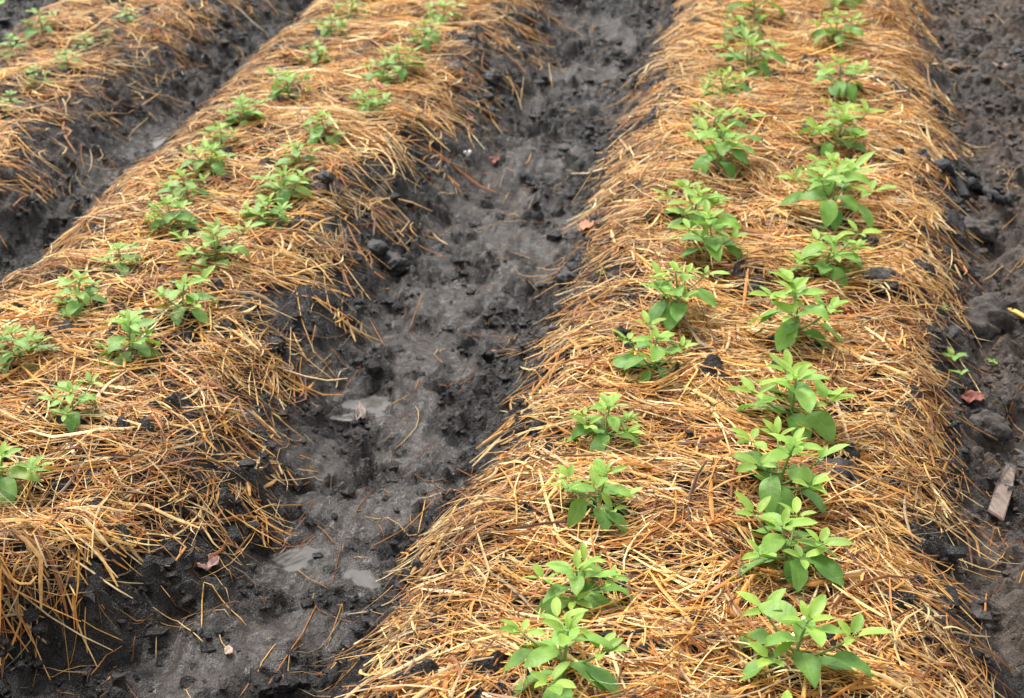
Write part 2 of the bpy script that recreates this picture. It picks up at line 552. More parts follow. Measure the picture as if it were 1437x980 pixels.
for row, lst in ROWS.items():
    for i, (bx, by, ty, wp) in enumerate(lst):
        p = hit(bx, by, mulch_top, 0.016)
        dep = project(p)[2]
        # height: the point straight above the base that lands on the top row
        H = 0.02
        while project((p.x, p.y, p.z + H))[1] > ty and H < 0.4:
            H += 0.002
        W = wp / FPX * dep * ((1.02 if i < 7 else 1.2) if row.startswith('right') else 1.2)
        H = min(max(H * 0.68, 0.42 * W), 0.72 * W)
        PLANTS.append((row, i, len(lst), p, H, W, dep))

def straw_accept(b, x, y):
    d = bed_d(b, x, y) + 0.10 * fbm(x, y, 0.22, 3, 40.0)
    if b == 'A':
        p = sstep(-0.04, 0.16, d)
    elif b == 'B':
        right = (ex('BR', y) - x) < (x - ex('BL', y))
        p = np.where(right, np.where(y < 2.75, sstep(-0.08, 0.08, d), sstep(-0.07, 0.20, d)), sstep(-0.03, 0.08, d))
    else:
        p = sstep(-0.05, 0.22, d) * 0.9
    nz = fbm(x, y, 0.11, 3, 55.0) + 0.5 * fbm(x, y, 0.035, 2, 15.0)
    lo = {'A': -0.50, 'B': -0.34, 'C': -0.26}[b]
    p = p * (0.12 + 0.88 * sstep(lo, lo + 0.6, nz))
    for hx, hy, r in HW:
        e = ((x - hx) / r) ** 2 + ((y - hy) / (r * 1.3)) ** 2
        p = p * (1 - 0.88 * np.exp(-e * 1.2))
    for (_, _, _, q, H, W, dep) in PLANTS:
        e = ((x - q.x) / (0.042)) ** 2 + ((y - q.y) / 0.05) ** 2
        p = p * (1 - 0.88 * np.exp(-e))
    return p

def mulch(b, dens_near, dens_far, spread, wild, label):
    Vs, Fs, Ts = [], [], []
    off = 0
    for (y0, y1, dens, segs) in ((1.45, 3.3, dens_near, 5), (3.3, 4.8, (dens_near + dens_far) / 2, 4), (4.8, 8.2, dens_far, 3)):
        yy = np.linspace(y0, y1, 20)
        l, r, _ = BEDS[b]
        x0 = max(ex(l, yy).min() - 0.12, -2.7); x1 = min(ex(r, yy).max() + 0.12, 2.7)
        if x1 <= x0:
            continue
        n = int((x1 - x0) * (y1 - y0) * dens)
        x = rng.uniform(x0, x1, n); y = rng.uniform(y0, y1, n)
        keep = rng.random(n) < straw_accept(b, x, y)
        lim = 0.36 * (y + 0.6) + 0.25
        keep &= np.abs(x) < lim
        x = x[keep]; y = y[keep]; n = len(x)
        if not n:
            continue
        field = fbm(x, y, 0.24, 3, 70.0) * 1.45
        ang = -0.19 + field + rng.normal(0, spread, n)
        flank = 1 - sstep(0.02, 0.26, bed_d(b, x, y))
        rnd = rng.random(n) < wild + 0.38 * flank
        ang = np.where(rnd, rng.uniform(-np.pi / 2, np.pi / 2, n), ang)
        L = np.clip(rng.lognormal(math.log(0.105), 0.55, n), 0.025, 0.32)
        L = L * (1 - 0.25 * flank)
        wd = np.clip(rng.lognormal(math.log(0.0027), 0.50, n), 0.0010, 0.0080)
        curve = rng.normal(0, 0.35, n) * (1 + 2.6 * (rng.random(n) < (0.10 if b == 'A' else 0.30)))
        kink = np.where(rng.random(n) < (0.10 if b == 'A' else 0.2), rng.normal(0, 0.7, n), 0)
        thick = 0.5 + 0.5 * sstep(-0.6, 0.6, fbm(x, y, 0.17, 2, 90.0))
        zoff = rng.random(n) ** 1.3 * 0.034 * thick * sstep(-0.06, 0.10, bed_d(b, x, y)) + 0.001
        tilt = rng.normal(0, 0.075, n)
        ci = rng.choice(len(PAL), n, p=PALW)
        tint = PAL[ci] * 0.97 * rng.normal(1.0, 0.16, n)[:, None].clip(0.6, 1.4)
        tone = 1 + 0.30 * fbm(x, y, 0.26, 3, 120.0)
        tint = tint * np.stack([tone, tone ** 1.25, tone ** 1.5], -1)
        mud = 0.6 * flank * rng.random(n)[:, None].ravel()          # mud-stained stalks low on the flanks
        tint = tint * (1 - mud)[:, None] + np.array([0.05, 0.042, 0.036]) * mud[:, None]
        V, F, T = straw_geo(x, y, ang, L, wd, curve, kink, zoff, tilt, segs, tint, mulch_top, rng.normal(0, 0.5, n))
        Vs.append(V); Fs.append(F + off); Ts.append(T); off += len(V)
    V = np.concatenate(Vs); F = np.concatenate(Fs); T = np.concatenate(Ts)
    T4 = np.concatenate([np.clip(T, 0, 1), np.ones((len(T), 1))], 1)
    me = np_mesh('straw_mulch', V, F, {'tint': ('FLOAT_COLOR', T4)})
    tag(link('straw_mulch', me, M_STRAW), label, 'straw', kind='stuff')
    print('TRIS straw', b, len(F) * 2)

mulch('A', 13500, 9200, 0.55, 0.40, 'golden straw mulch covering the right raised bed')
mulch('B', 11500, 9200, 0.60, 0.50, 'tangled brown straw mulch over the middle raised bed')
mulch('C', 8500, 7600, 0.60, 0.45, 'straw mulch over the far left raised bed')

# short broken bits of straw pressed into the mud of the furrows
def litter():
    n = 15000
    x = rng.uniform(-2.3, 2.3, n); y = rng.uniform(1.7, 7.2, n)
    near = np.zeros(n)
    for b in BEDS:
        d = bed_d(b, x, y)
        near = np.maximum(near, np.where(d < 0, np.exp(d / 0.09), 0.0))
    pr = (0.16 + 0.84 * near) * (0.4 + 0.6 * sstep(-0.3, 0.4, fbm(x, y, 0.2, 2, 5.0)))
    pr = np.where(x > ex('AR', y), np.maximum(pr, 0.5), pr)
    keep = (rng.random(n) < pr) & (smooth_h(x, y) < 0.13) & (np.abs(x) < 0.36 * (y + .6) + .2)
    x = x[keep]; y = y[keep]; n = len(x)
    L = np.clip(rng.lognormal(math.log(0.045), 0.6, n), 0.012, 0.16)
    wd = np.clip(rng.lognormal(math.log(0.0019), 0.35, n), 0.0009, 0.004)
    tint = PAL[rng.choice(len(PAL), n, p=[.08, .14, .18, .18, .16, .10, .15, .01])] * rng.uniform(0.22, 0.85, n)[:, None]
    V, F, T = straw_geo(x, y, rng.uniform(0, np.pi, n), L, wd, rng.normal(0, 0.7, n), np.where(rng.random(n) < .2, rng.normal(0, .8, n), 0),
                        np.full(n, 0.0008), rng.normal(0, .02, n), 5, tint, ground_h, rng.normal(0, .5, n))
    T4 = np.concatenate([np.clip(T, 0, 1), np.ones((len(T), 1))], 1)
    me = np_mesh('straw_litter', V, F, {'tint': ('FLOAT_COLOR', T4)})
    tag(link('straw_litter', me, M_STRAW), 'short broken straw bits pressed into the furrow mud', 'straw', kind='stuff')
litter()

# crumbs of soil on the mud
def crumbs():
    bm = bmesh.new(); bmesh.ops.create_icosphere(bm, subdivisions=1, radius=1)
    bv = np.array([v.co[:] for v in bm.verts]); bf = np.array([[v.index for v in f.verts] for f in bm.faces]); bm.free()
    n = 150000
    x = rng.uniform(-2.3, 2.3, n); y = 1.7 + 5.4 * rng.random(n) ** 1.3
    inb = np.full(n, -9.0)
    for b in BEDS:
        inb = np.maximum(inb, bed_d(b, x, y))
    pr = (0.12 + 0.88 * sstep(-.2, .5, fbm(x, y, 0.16, 3, 77.0))) * (1 - 0.92 * silt_sheen_mask(x, y)) * np.where(inb > 0.06, 0.10, 1)
    pr = pr * np.where(x > ex('AR', y) - .05, 1.0, 0.75)
    keep = (rng.random(n) < pr) & (np.abs(x) < 0.36 * (y + .6) + .2)
    x = x[keep]; y = y[keep]; n = len(x)
    s = np.clip(rng.lognormal(math.log(0.0047), 0.60, n), 0.0018, 0.022)
    z = ground_h(x, y)
    jit = 1 + 0.35 * (rng.random((n, len(bv))) - 0.5) * 2
    V = bv[None] * jit[..., None] * s[:, None, None]
    an = rng.uniform(0, 6.28, n); c, sn = np.cos(an), np.sin(an)
    st = rng.uniform(0.8, 1.5, n)
    vx = V[..., 0] * st[:, None]; vy = V[..., 1]
    V = np.stack([vx * c[:, None] - vy * sn[:, None], vx * sn[:, None] + vy * c[:, None], V[..., 2] * 0.7], -1)
    V += np.stack([x, y, z + s * 0.05], -1)[:, None, :]
    Fc = (bf[None] + (np.arange(n) * len(bv))[:, None, None]).reshape(-1, 3)
    dry = sstep(-0.03, 0.05, x - ex('AR', y)) * rng.uniform(0.3, 1.0, n)
    print('TRIS crumbs', len(Fc))
    A = np.repeat(dry, len(bv))
    me = np_mesh('soil_crumbs', V.reshape(-1, 3), Fc, {'silt_sheen': ('FLOAT', A * 0), 'dry': ('FLOAT', A)}, smooth=False)
    tag(link('soil_crumbs', me, M_SOIL), 'small crumbs of dark soil strewn over the mud', 'soil', kind='stuff')
crumbs()

# ------------------------------------------------------------------ pepper seedlings
def leaf_mesh(seed, droop, fold, wave, wr):
    r = random.Random(seed)
    V, F, UV = [], [], []
    PL = 0.16
    # petiole: three-sided stalk
    rows = 3
    def spine(s):               # s: 0..1 over petiole + blade, returns (x, y, z)
        yy = s * (1 + PL)
        return (wave * 0.05 * math.sin(s * 4 + seed), yy - 0.25 * droop * s ** 3, 0.22 * s - droop * s * s)
    for i in range(rows):
        s = i / (rows - 1) * (PL + 0.04) / (1 + PL)
        c = spine(s); rad = 0.016
        for k in range(3):
            a = k * 2 * math.pi / 3 + math.pi / 2
            V.append((c[0] + rad * math.cos(a), c[1], c[2] + rad * math.sin(a))); UV.append((0, 0))
    for i in range(rows - 1):
        for k in range(3):
            F.append((i * 3 + k, i * 3 + (k + 1) % 3, i * 3 + 3 + (k + 1) % 3, i * 3 + 3 + k))
    b0 = len(V); NL = 8
    for i in range(NL + 1):
        t = i / NL
        s = (PL + t) / (1 + PL)
        c = spine(s)
        wd = wr * (max(t, 0.0) ** 0.62) * (1 - t) ** 0.80 * 2.15 + (0.006 if 0 < i < NL else 0.004)
        for j, u in enumerate((-1, -0.52, 0, 0.52, 1)):
            z = c[2] + fold * abs(u) * wd + 0.05 * wave * math.sin(t * 9 + u * 2 + seed) * abs(u) - (0.06 * u * u * wd if abs(u) == 1 else 0)
            V.append((c[0] + u * wd, c[1] - 0.02 * abs(u) * (1 if 0 < i < NL else 0), z)); UV.append((u, t))
    for i in range(NL):
        for j in range(4):
            a = b0 + i * 5 + j
            F.append((a, a + 1, a + 6, a + 5))
    me = bpy.data.meshes.new('leaf')
    me.from_pydata(V, [], F)
    uvl = me.uv_layers.new(name='uv')
    for lp in me.loops:
        uvl.data[lp.index].uv = UV[lp.vertex_index]
    for p in me.polygons:
        p.use_smooth = True
    me.materials.append(M_LEAF)
    return me

LEAVES_OLD = [leaf_mesh(k, 0.30 + 0.09 * (k % 4), 0.20 + 0.08 * (k % 3), 0.3 + 0.25 * (k % 3), 0.262 + 0.02 * (k % 3)) for k in range(8)]
LEAVES_YOUNG = [leaf_mesh(20 + k, 0.12 + 0.08 * (k % 3), 0.35 + 0.1 * (k % 2), 0.2, 0.225 + 0.02 * (k % 2)) for k in range(5)]

def tube_mesh(name, pts, r0, r1, sides=6):
    V, F = [], []
    pts = [Vector(p) for p in pts]
    n = len(pts)
    for i, p in enumerate(pts):
        t = (pts[min(i + 1, n - 1)] - pts[max(i - 1, 0)]).normalized()
        a = t.orthogonal().normalized(); b = t.cross(a)
        rad = r0 + (r1 - r0) * i / (n - 1)
        for k in range(sides):
            an = 2 * math.pi * k / sides
            V.append(p + a * rad * math.cos(an) + b * rad * math.sin(an))
    for i in range(n - 1):
        for k in range(sides):
            F.append((i * sides + k, i * sides + (k + 1) % sides, (i + 1) * sides + (k + 1) % sides, (i + 1) * sides + k))
    F.append(tuple(range(sides))[::-1]); F.append(tuple(range((n - 1) * sides, n * sides)))
    me = bpy.data.meshes.new(name)
    me.from_pydata([v[:] for v in V], [], F)
    for p in me.polygons:
        p.use_smooth = True
    return me

OLD = np.array([0.150, 0.340, 0.075]); MIDC = np.array([0.250, 0.455, 0.080]); NEW = np.array([0.390, 0.570, 0.095])
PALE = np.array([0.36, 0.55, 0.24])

LK = [1.0]

def leaf(parent, pos, az, el, L, age, roll=0.0, pale=0.0):
    me = R.choice(LEAVES_YOUNG if age < 0.4 else LEAVES_OLD)
    L = min(L * 1.08 * LK[0], 0.088)
    o = bpy.data.objects.new('leaf', me)
    COL.objects.link(o)
    o.parent = parent
    m = Matrix.Translation(pos) @ Matrix.Rotation(az - math.pi / 2, 4, 'Z') @ Matrix.Rotation(el, 4, 'X') @ Matrix.Rotation(roll, 4, 'Y')
    sx = L * R.uniform(0.86, 1.16)
    o.matrix_local = m @ Matrix.Diagonal((sx, L, L, 1))
    c = NEW + (MIDC - NEW) * min(age * 2, 1) + (OLD - MIDC) * max(age * 2 - 1, 0)
    c = c * R.uniform(0.84, 1.16)
    if age > 0.6 and R.random() < 0.07:
        c = c * 0.5 + np.array([0.36, 0.40, 0.05]) * 0.5        # a yellowing old leaf
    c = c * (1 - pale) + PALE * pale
    o.color = (float(c[0]), float(c[1]), float(c[2]), 1)
    return o

def pepper(p, H, W, label, group, far=False, pale=0.0):
    root = empty('pepper_seedling', p)
    tag(root, label, 'seedling', group)
    lean = Vector((R.uniform(-.22, .22), R.uniform(-.2, .12), 0)) * H
    def stem_at(t):
        return Vector((lean.x * t * t, lean.y * t * t, -0.03 + (H * 0.88 + 0.03) * t))
    r0 = min(max(0.016 * W + 0.0008, 0.0012), 0.0038)
    link('stem', tube_mesh('stem', [stem_at(t / 5) for t in range(6)], r0, r0 * 0.55), M_STEM, root)
    az = R.uniform(0, 6.28)
    GA = 2.4
    big = float(sstep(0.12, 0.19, np.array([W]))[0])
    LK[0] = (1.10 - 0.17 * big) * R.uniform(0.92, 1.08)
    # main leaves up the stem: big drooping ones below, smaller and paler above
    nmain = R.choice((6, 7, 7, 8)) if not far else R.choice((5, 6))
    for i in range(nmain):
        t = 0.34 + 0.54 * i / (nmain - 1) + R.uniform(-.03, .03)
        az += GA + R.uniform(-.3, .3)
        k = i / (nmain - 1)
        L = W * (0.50 - 0.16 * k) * R.uniform(0.85, 1.15)
        leaf(root, stem_at(t), az, R.uniform(-0.40, 0.10) + 0.45 * k, L, 0.95 - 0.5 * k, R.uniform(-.35, .35), pale)
    # rosette at the growing tip
    for i in range(6 if not far else 5):
        az += GA
        k = i / 5
        leaf(root, stem_at(0.95 + 0.05 * k), az + R.uniform(-.2, .2), 0.08 + 0.65 * k, W * (0.27 - 0.15 * k) * R.uniform(.85, 1.15), 0.35 - 0.3 * k, R.uniform(-.3, .3), pale)
    # side shoots, each with its own tuft
    nb = R.choice((3, 4, 4, 5)) if W > 0.11 else 3
    if W < 0.08:
        nb = 1
    a0 = R.uniform(0, 6.28)
    for b in range(nb):
        a = a0 + b * 6.283 / nb + R.uniform(-.35, .35)
        t0 = R.uniform(0.30, 0.58)
        s = stem_at(t0)
        out = W * R.uniform(0.26, 0.40)
        rise = out * R.uniform(0.35, 0.95)
        pts = []
        for k in range(5):
            u = k / 4
            pts.append(s + Vector((math.cos(a) * out * u, math.sin(a) * out * u, rise * (0.6 * u + 0.4 * u * u))))
        link('branch', tube_mesh('branch', pts, r0 * 0.6, r0 * 0.4, 5), M_STEM, root)
        tip = pts[-1]
        aa = a
        for k in range(R.choice((4, 5)) if not far else 3):
            sgn = (0, 1.5, -1.4, 3.0, 0.8)[k]
            leaf(root, tip, aa + sgn + R.uniform(-.3, .3), R.uniform(0.05, 0.55), W * R.uniform(0.15, 0.25) * (1.1 if k == 0 else 0.9), R.uniform(0.1, 0.4), R.uniform(-.3, .3), pale)
        # one larger leaf hanging under the shoot
        leaf(root, pts[2], a + R.choice((-1, 1)) * R.uniform(.2, .8), R.uniform(-0.5, 0.0), W * R.uniform(0.32, 0.46), R.uniform(0.6, 1.0), R.uniform(-.4, .4), pale)
    # small leaves near the foot
    for k in range(2):
        leaf(root, stem_at(R.uniform(.12, .25)), R.uniform(0, 6.28), R.uniform(-.1, .3), W * R.uniform(.16, .26), 0.9, 0, pale)
    return root

ORD = ['first', 'second', 'third', 'fourth', 'fifth', 'sixth', 'seventh', 'eighth', 'ninth', 'tenth', 'eleventh', 'twelfth', 'thirteenth', 'fourteenth', 'fifteenth']
for row, i, n, p, H, W, dep in PLANTS:
    size = 'bushy' if W > 0.16 else ('medium' if W > 0.115 else 'small')
    if row.startswith('far'):
        lab = f'pale small pepper seedling, {ORD[i]} from the left in {row}'
    else:
        lab = f'{size} green pepper seedling, {ORD[i]} from the front in {row}'
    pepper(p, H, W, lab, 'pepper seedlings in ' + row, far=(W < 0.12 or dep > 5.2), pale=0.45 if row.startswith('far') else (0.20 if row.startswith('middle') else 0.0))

# ------------------------------------------------------------------ small weeds
def weed(px, py, wp, label):
    p = hit(px, py)
    W = wp / FPX * project(p)[2]
    root = empty('weed_sprout', p)
    tag(root, label, 'weed', 'weed sprouts on bare soil')
    link('stem', tube_mesh('stem', [(0, 0, -.006), (0.001, 0, W * .2), (0.002, .001, W * .42)], 0.0012, 0.0009, 5), M_STEM, root)
    a = R.uniform(0, 6)
    for k in range(5):
        a += 1.35
        leaf(root, Vector((0.001, 0, W * (0.2 + 0.05 * k))), a, R.uniform(.1, .5), W * R.uniform(.35, .5), R.uniform(.2, .7), 0)
weed(1336, 512, 36, 'small green weed sprout on bare soil below the large clod')
weed(1346, 532, 26, 'tiny dark green weed under a larger sprout right of the straw')
weed(1392, 515, 20, 'single tiny pale weed alone on the right path')
weed(1322, 440, 18, 'tiny green weed at the straw edge beside the large clod')
weed(842, 387, 13, 'tiny green weed on bare soil at left edge of right bed')
weed(8, 16, 60, 'green weed clump on bare soil in the top left corner')

# ------------------------------------------------------------------ clods of soil
def clod(px, py, wp, label, mat=None, squash=0.55, name='soil_clod'):
    p = hit(px, py)
    W = wp / FPX * project(p)[2]
    bm = bmesh.new()
    bmesh.ops.create_icosphere(bm, subdivisions=4, radius=0.5)
    V = np.array([v.co[:] for v in bm.verts])
    o1 = R.uniform(0, 50)
    d = 1 + 0.42 * perlin(V[:, 0] * 2.6 + o1, V[:, 1] * 2.6 + V[:, 2] * 1.9) + 0.34 * np.abs(perlin(V[:, 0] * 6 + o1, V[:, 2] * 6 + V[:, 1] * 5)) + 0.10 * perlin(V[:, 1] * 13 + o1, V[:, 2] * 13 - V[:, 0] * 12)
    V = V * d[:, None] * np.array([1.0, 0.85, squash])
    for v, c in zip(bm.verts, V):
        v.co = c * W
    me = bpy.data.meshes.new(name); bm.to_mesh(me); bm.free()
    for f in me.polygons:
        f.use_smooth = True
    o = link(name, me, mat or M_CLOD)
    o.location = (p.x, p.y + W * .2, p.z + W * (0.16 if mat is None else -0.02))
    o.rotation_euler = (0, 0, R.uniform(0, 6.28))
    tag(o, label, 'clod', 'soil clods')
clod(1378, 468, 84, 'large grey brown soil clod beside the yellow stick')
clod(1392, 612, 58, 'rounded soil clod on the right path below the red leaf')
clod(1376, 335, 50, 'dark soil clod below the charred black stick')
clod(1358, 76, 26, 'dark clod near the top of the right path')
clod(1432, 78, 22, 'small dark clod at the right edge near the top', M_BLACKCLOD)
clod(1345, 190, 20, 'small dark clod at the straw edge of the right path')
clod(1044, 412, 30, 'smooth grey clod among straw between the two right bed rows')
clod(1240, 405, 50, 'grey brown clod poking through straw near the right bed shoulder')
clod(1330, 470, 34, 'black shiny clod at the straw edge left of the large clod', M_BLACKCLOD)
clod(1372, 580, 34, 'black clod under the red leaf on the right path', M_BLACKCLOD)
clod(552, 376, 46, 'big black mud lump on the flank of the middle bed', M_BLACKCLOD)
clod(524, 352, 40, 'black mud lump behind the bigger lump on the middle bed', M_BLACKCLOD)
clod(455, 250, 26, 'small black clod on top of the middle bed', M_BLACKCLOD)
clod(440, 272, 34, 'low brown clod among straw on the middle bed')
clod(770, 480, 36, 'grey clod in thin straw at left edge of right bed')
clod(800, 392, 40, 'dark clod on bare patch at left shoulder of right bed', M_BLACKCLOD)
clod(690, 110, 30, 'black lump on the far flank of the middle bed', M_BLACKCLOD)
clod(640, 100, 30, 'black lump beneath far straw of the middle bed', M_BLACKCLOD)
clod(730, 795, 34, 'dark clod showing through near straw left of a seedling', M_BLACKCLOD, 0.4)
clod(1170, 668, 60, 'black soil lump in the straw gap beside right row seedlings', M_BLACKCLOD, 0.4)

# ------------------------------------------------------------------ fallen leaves, wood, stone
def curled_leaf(px, py, wp, rz, mat, label, name='fallen_leaf', curl=0.35, wr=0.28, lift=0.002):
    p = hit(px, py)
    W = wp / FPX * project(p)[2]
    V, F = [], []
    NU, NV = 12, 6
    for i in range(NU + 1):
        t = i / NU
        wd = wr * math.sin(math.pi * min(max(t, 0.02), 0.98)) ** 0.7
        for j in range(NV + 1):
            u = j / NV * 2 - 1
            z = curl * (u * u * 0.16 + 0.2 * (t - .5) ** 2) + 0.05 * math.sin(9 * t + 3 * u) + 0.05 * math.sin(13 * t * u + 2) + 0.03 * math.sin(23 * t - 5 * u)
            V.append(((t - 0.5) * W, u * wd * W * (1 + .12 * math.sin(9 * t)), z * W))
    for i in range(NU):
        for j in range(NV):
            a = i * (NV + 1) + j
            F.append((a, a + 1, a + NV + 2, a + NV + 1))
    me = bpy.data.meshes.new(name)
    me.from_pydata(V, [], F)
    for f in me.polygons:
        f.use_smooth = True
    o = link(name, me, mat)
    sm = o.modifiers.new('thick', 'SOLIDIFY'); sm.thickness = 0.0008
    o.location = (p.x, p.y, p.z + lift)
    # lie on the local slope
    e = 0.02
    nrm = Vector((-(G(p.x + e, p.y) - G(p.x - e, p.y)) / (2 * e), -(G(p.x, p.y + e) - G(p.x, p.y - e)) / (2 * e), 1))
    nrm = (nrm * 0.4 + Vector((0, 0, 0.6))).normalized()
    o.rotation_euler = (nrm.to_track_quat('Z', 'Y').to_matrix() @ Matrix.Rotation(rz, 3, 'Z')).to_euler()
    tag(o, label, 'leaf')

M_PINK = plain('dry_pink_leaf', (0.20, 0.10, 0.085), (0.42, 0.25, 0.215), 70, 0.6)
M_BEIGE = plain('dry_beige_leaf', (0.33, 0.22, 0.16), (0.55, 0.42, 0.33), 70, 0.6)
M_GREYLEAF = plain('dry_grey_leaf', (0.13, 0.10, 0.085), (0.30, 0.24, 0.20), 70, 0.55)
M_ORANGE = plain('dry_orange_leaf', (0.35, 0.12, 0.06), (0.62, 0.26, 0.14), 60, 0.55)
M_RED = plain('dry_red_leaf', (0.22, 0.06, 0.045), (0.42, 0.14, 0.11), 60, 0.55)
curled_leaf(291, 792, 38, -0.2, M_PINK, 'crumpled pinkish dead leaf on mud below the middle bed', curl=0.5, wr=0.36)
curled_leaf(321, 915, 22, -0.3, M_BEIGE, 'small beige dead leaf on mud near the bottom edge', wr=0.3)
curled_leaf(506, 580, 52, -0.75, M_GREYLEAF, 'narrow grey brown dead leaf lying in the wet furrow', wr=0.16, curl=0.15)
curled_leaf(401, 518, 24, -0.9, M_BEIGE, 'pale curled dead leaf at the foot of the middle bed', wr=0.22, curl=0.6)
curled_leaf(824, 320, 34, 0.3, M_ORANGE, 'orange dead leaf on the left straw edge of right bed', wr=0.36, curl=0.5)
curled_leaf(692, 227, 28, -0.1, M_RED, 'reddish dead leaf on mud halfway up the furrow', wr=0.26)
curled_leaf(658, 167, 24, 0.4, M_RED, 'small red dead leaf at the far flank of the middle bed', wr=0.3)
curled_leaf(1364, 560, 34, 0.3, M_RED, 'broken red leaf on the right path above a black clod', wr=0.36, curl=0.5)
curled_leaf(1334, 94, 40, 0.2, M_GREYLEAF, 'pale grey dead leaf near the top of right path', wr=0.3, curl=0.4)
curled_leaf(1405, 95, 34, 0.0, M_BEIGE, 'beige dry leaf sliver on the right path near the top', wr=0.16, curl=0.2)

def box_piece(name, corners, thick, mat, label, cat, z=0.006, bevel=0.002):
    pts = [hit(a, b) for a, b in corners]
    c = sum(pts, Vector()) / len(pts)
    bm = bmesh.new()
    vs_ = [bm.verts.new((p - c) + Vector((0, 0, z))) for p in pts]
    f = bm.faces.new(vs_)
    r = bmesh.ops.extrude_face_region(bm, geom=[f])
    for g in r['geom']:
        if isinstance(g, bmesh.types.BMVert):
            g.co.z += thick
    bmesh.ops.recalc_face_normals(bm, faces=bm.faces)
    bmesh.ops.bevel(bm, geom=list(bm.edges), offset=bevel, segments=2, affect='EDGES')
    bmesh.ops.subdivide_edges(bm, edges=list(bm.edges), cuts=1, use_grid_fill=True)
    for v in bm.verts:
        v.co.z += 0.0012 * float(perlin(np.array([v.co.x * 60]), np.array([v.co.y * 60]))[0])
    me = bpy.data.meshes.new(name); bm.to_mesh(me); bm.free()
    o = link(name, me, mat); o.location = c
    tag(o, label, cat)

def wood_material():
    m, n, l, p = new_mat('weathered_wood')
    tc = n.new('ShaderNodeTexCoord').outputs['Object']
    mp = n.new('ShaderNodeMapping'); mp.inputs['Scale'].default_value = (160, 18, 60); mp.inputs['Rotation'].default_value = (0, 0, 0.18)
    l.new(tc, mp.inputs['Vector'])
    g = noise(n, l, 1.0, 4, 0.6, mp.outputs[0])
    c = ramp(n, l, g.outputs['Fac'], [(0.3, (0.11, 0.078, 0.060)), (0.6, (0.23, 0.168, 0.130)), (0.8, (0.31, 0.24, 0.19))])
    d = noise(n, l, 28, 5, 0.7, tc)
    dm = ramp(n, l, d.outputs['Fac'], [(0.52, (0, 0, 0)), (0.62, (1, 1, 1))])
    cc = mixc(n, l, c.outputs[0], (0.05, 0.042, 0.037), dm.outputs[0])
    l.new(cc, p.inputs['Base Color'])
    p.inputs['Roughness'].default_value = 0.65
    l.new(bump(n, l, g.outputs['Fac'], 0.5, 0.002), p.inputs['Normal'])
    return m
box_piece('wood_chip', [(1385,724),(1407,739),(1419,700),(1425,664),(1411,660),(1398,684)], 0.008, wood_material(),
          'weathered brown wood chip with muddy stains on the right path', 'wood')

def stick(name, pix, r, mat, label, cat, flat=1.0, rough=0.55, lift=0.5, level=False):
    pts = [hit(a, b) + Vector((0, 0, r * lift)) for a, b in pix]
    if level:
        zt = max(G(q.x, q.y) for q in [pts[0].lerp(pts[-1], k / 12) for k in range(13)]) + r
        for q in pts:
            q.z = zt
    c = pts[0].copy()
    # resample smoothly
    P = []
    for i in range(len(pts) - 1):
        for k in range(6):
            P.append(pts[i].lerp(pts[i + 1], k / 6) - c)
    P.append(pts[-1] - c)
    Q = [P[0]] + [(P[i - 1] + P[i] * 2 + P[i + 1]) / 4 for i in range(1, len(P) - 1)] + [P[-1]]
    me = tube_mesh(name, Q, r, r * 0.75, 12)
    A = np.array([v.co[:] for v in me.vertices])
    cc = np.repeat(np.array([q[:] for q in Q]), 12, 0)
    k = 1 + rough * perlin(A[:, 0] * 70 + 3, A[:, 1] * 70 + A[:, 2] * 50) + 0.5 * rough * perlin(A[:, 0] * 180, A[:, 2] * 180)
    A2 = cc + (A - cc) * k[:, None] * np.array([1, 1, flat])
    me.vertices.foreach_set('co', A2.astype(np.float32).ravel())
    o = link(name, me, mat); o.location = c
    tag(o, label, cat)
M_CHAR = plain('charred_wood', (0.006, 0.0065, 0.008), (0.034, 0.036, 0.042), 70, 0.52, 1.0, 0.012, 0.5)
M_YELLOW = plain('yellow_bamboo', (0.42, 0.24, 0.03), (0.66, 0.42, 0.07), 40, 0.4, 0.2, 0.001)
stick('charred_stick', [(1360,262),(1378,270),(1396,282),(1408,288),(1419,280)], 0.017, M_CHAR, 'charred black stick on the right path beside the straw', 'stick')
stick('charred_stick', [(1352,240),(1362,246),(1374,252)], 0.008, M_CHAR, 'thin charred splinter just above the bigger charred stick', 'stick')
stick('charred_slab', [(1320,240),(1332,258),(1345,274),(1352,288)], 0.024, M_CHAR, 'black charred slab half covered by straw on the bed edge', 'wood', 0.6, 0.25, 0.9)
stick('yellow_stick', [(1403,442),(1420,451),(1448,466)], 0.0095, M_YELLOW, 'bright yellow stick end at the right edge of the picture', 'stick', 0.7, 0.1, 0.5, True)
M_WHITE = plain('white_stone', (0.55, 0.53, 0.50), (0.80, 0.78, 0.74), 40, 0.6)
clod(655, 216, 12, 'small white pebble at the foot of the middle bed', M_WHITE, 0.8, 'white_pebble')
clod(1417, 711, 8, 'tiny white pebble beside the wood chip on the path', M_WHITE, 0.8, 'white_pebble')
for o in bpy.data.objects:
    if o.name.startswith('white_pebble'):
        o['category'] = 'pebble'; o['group'] = 'white pebbles'

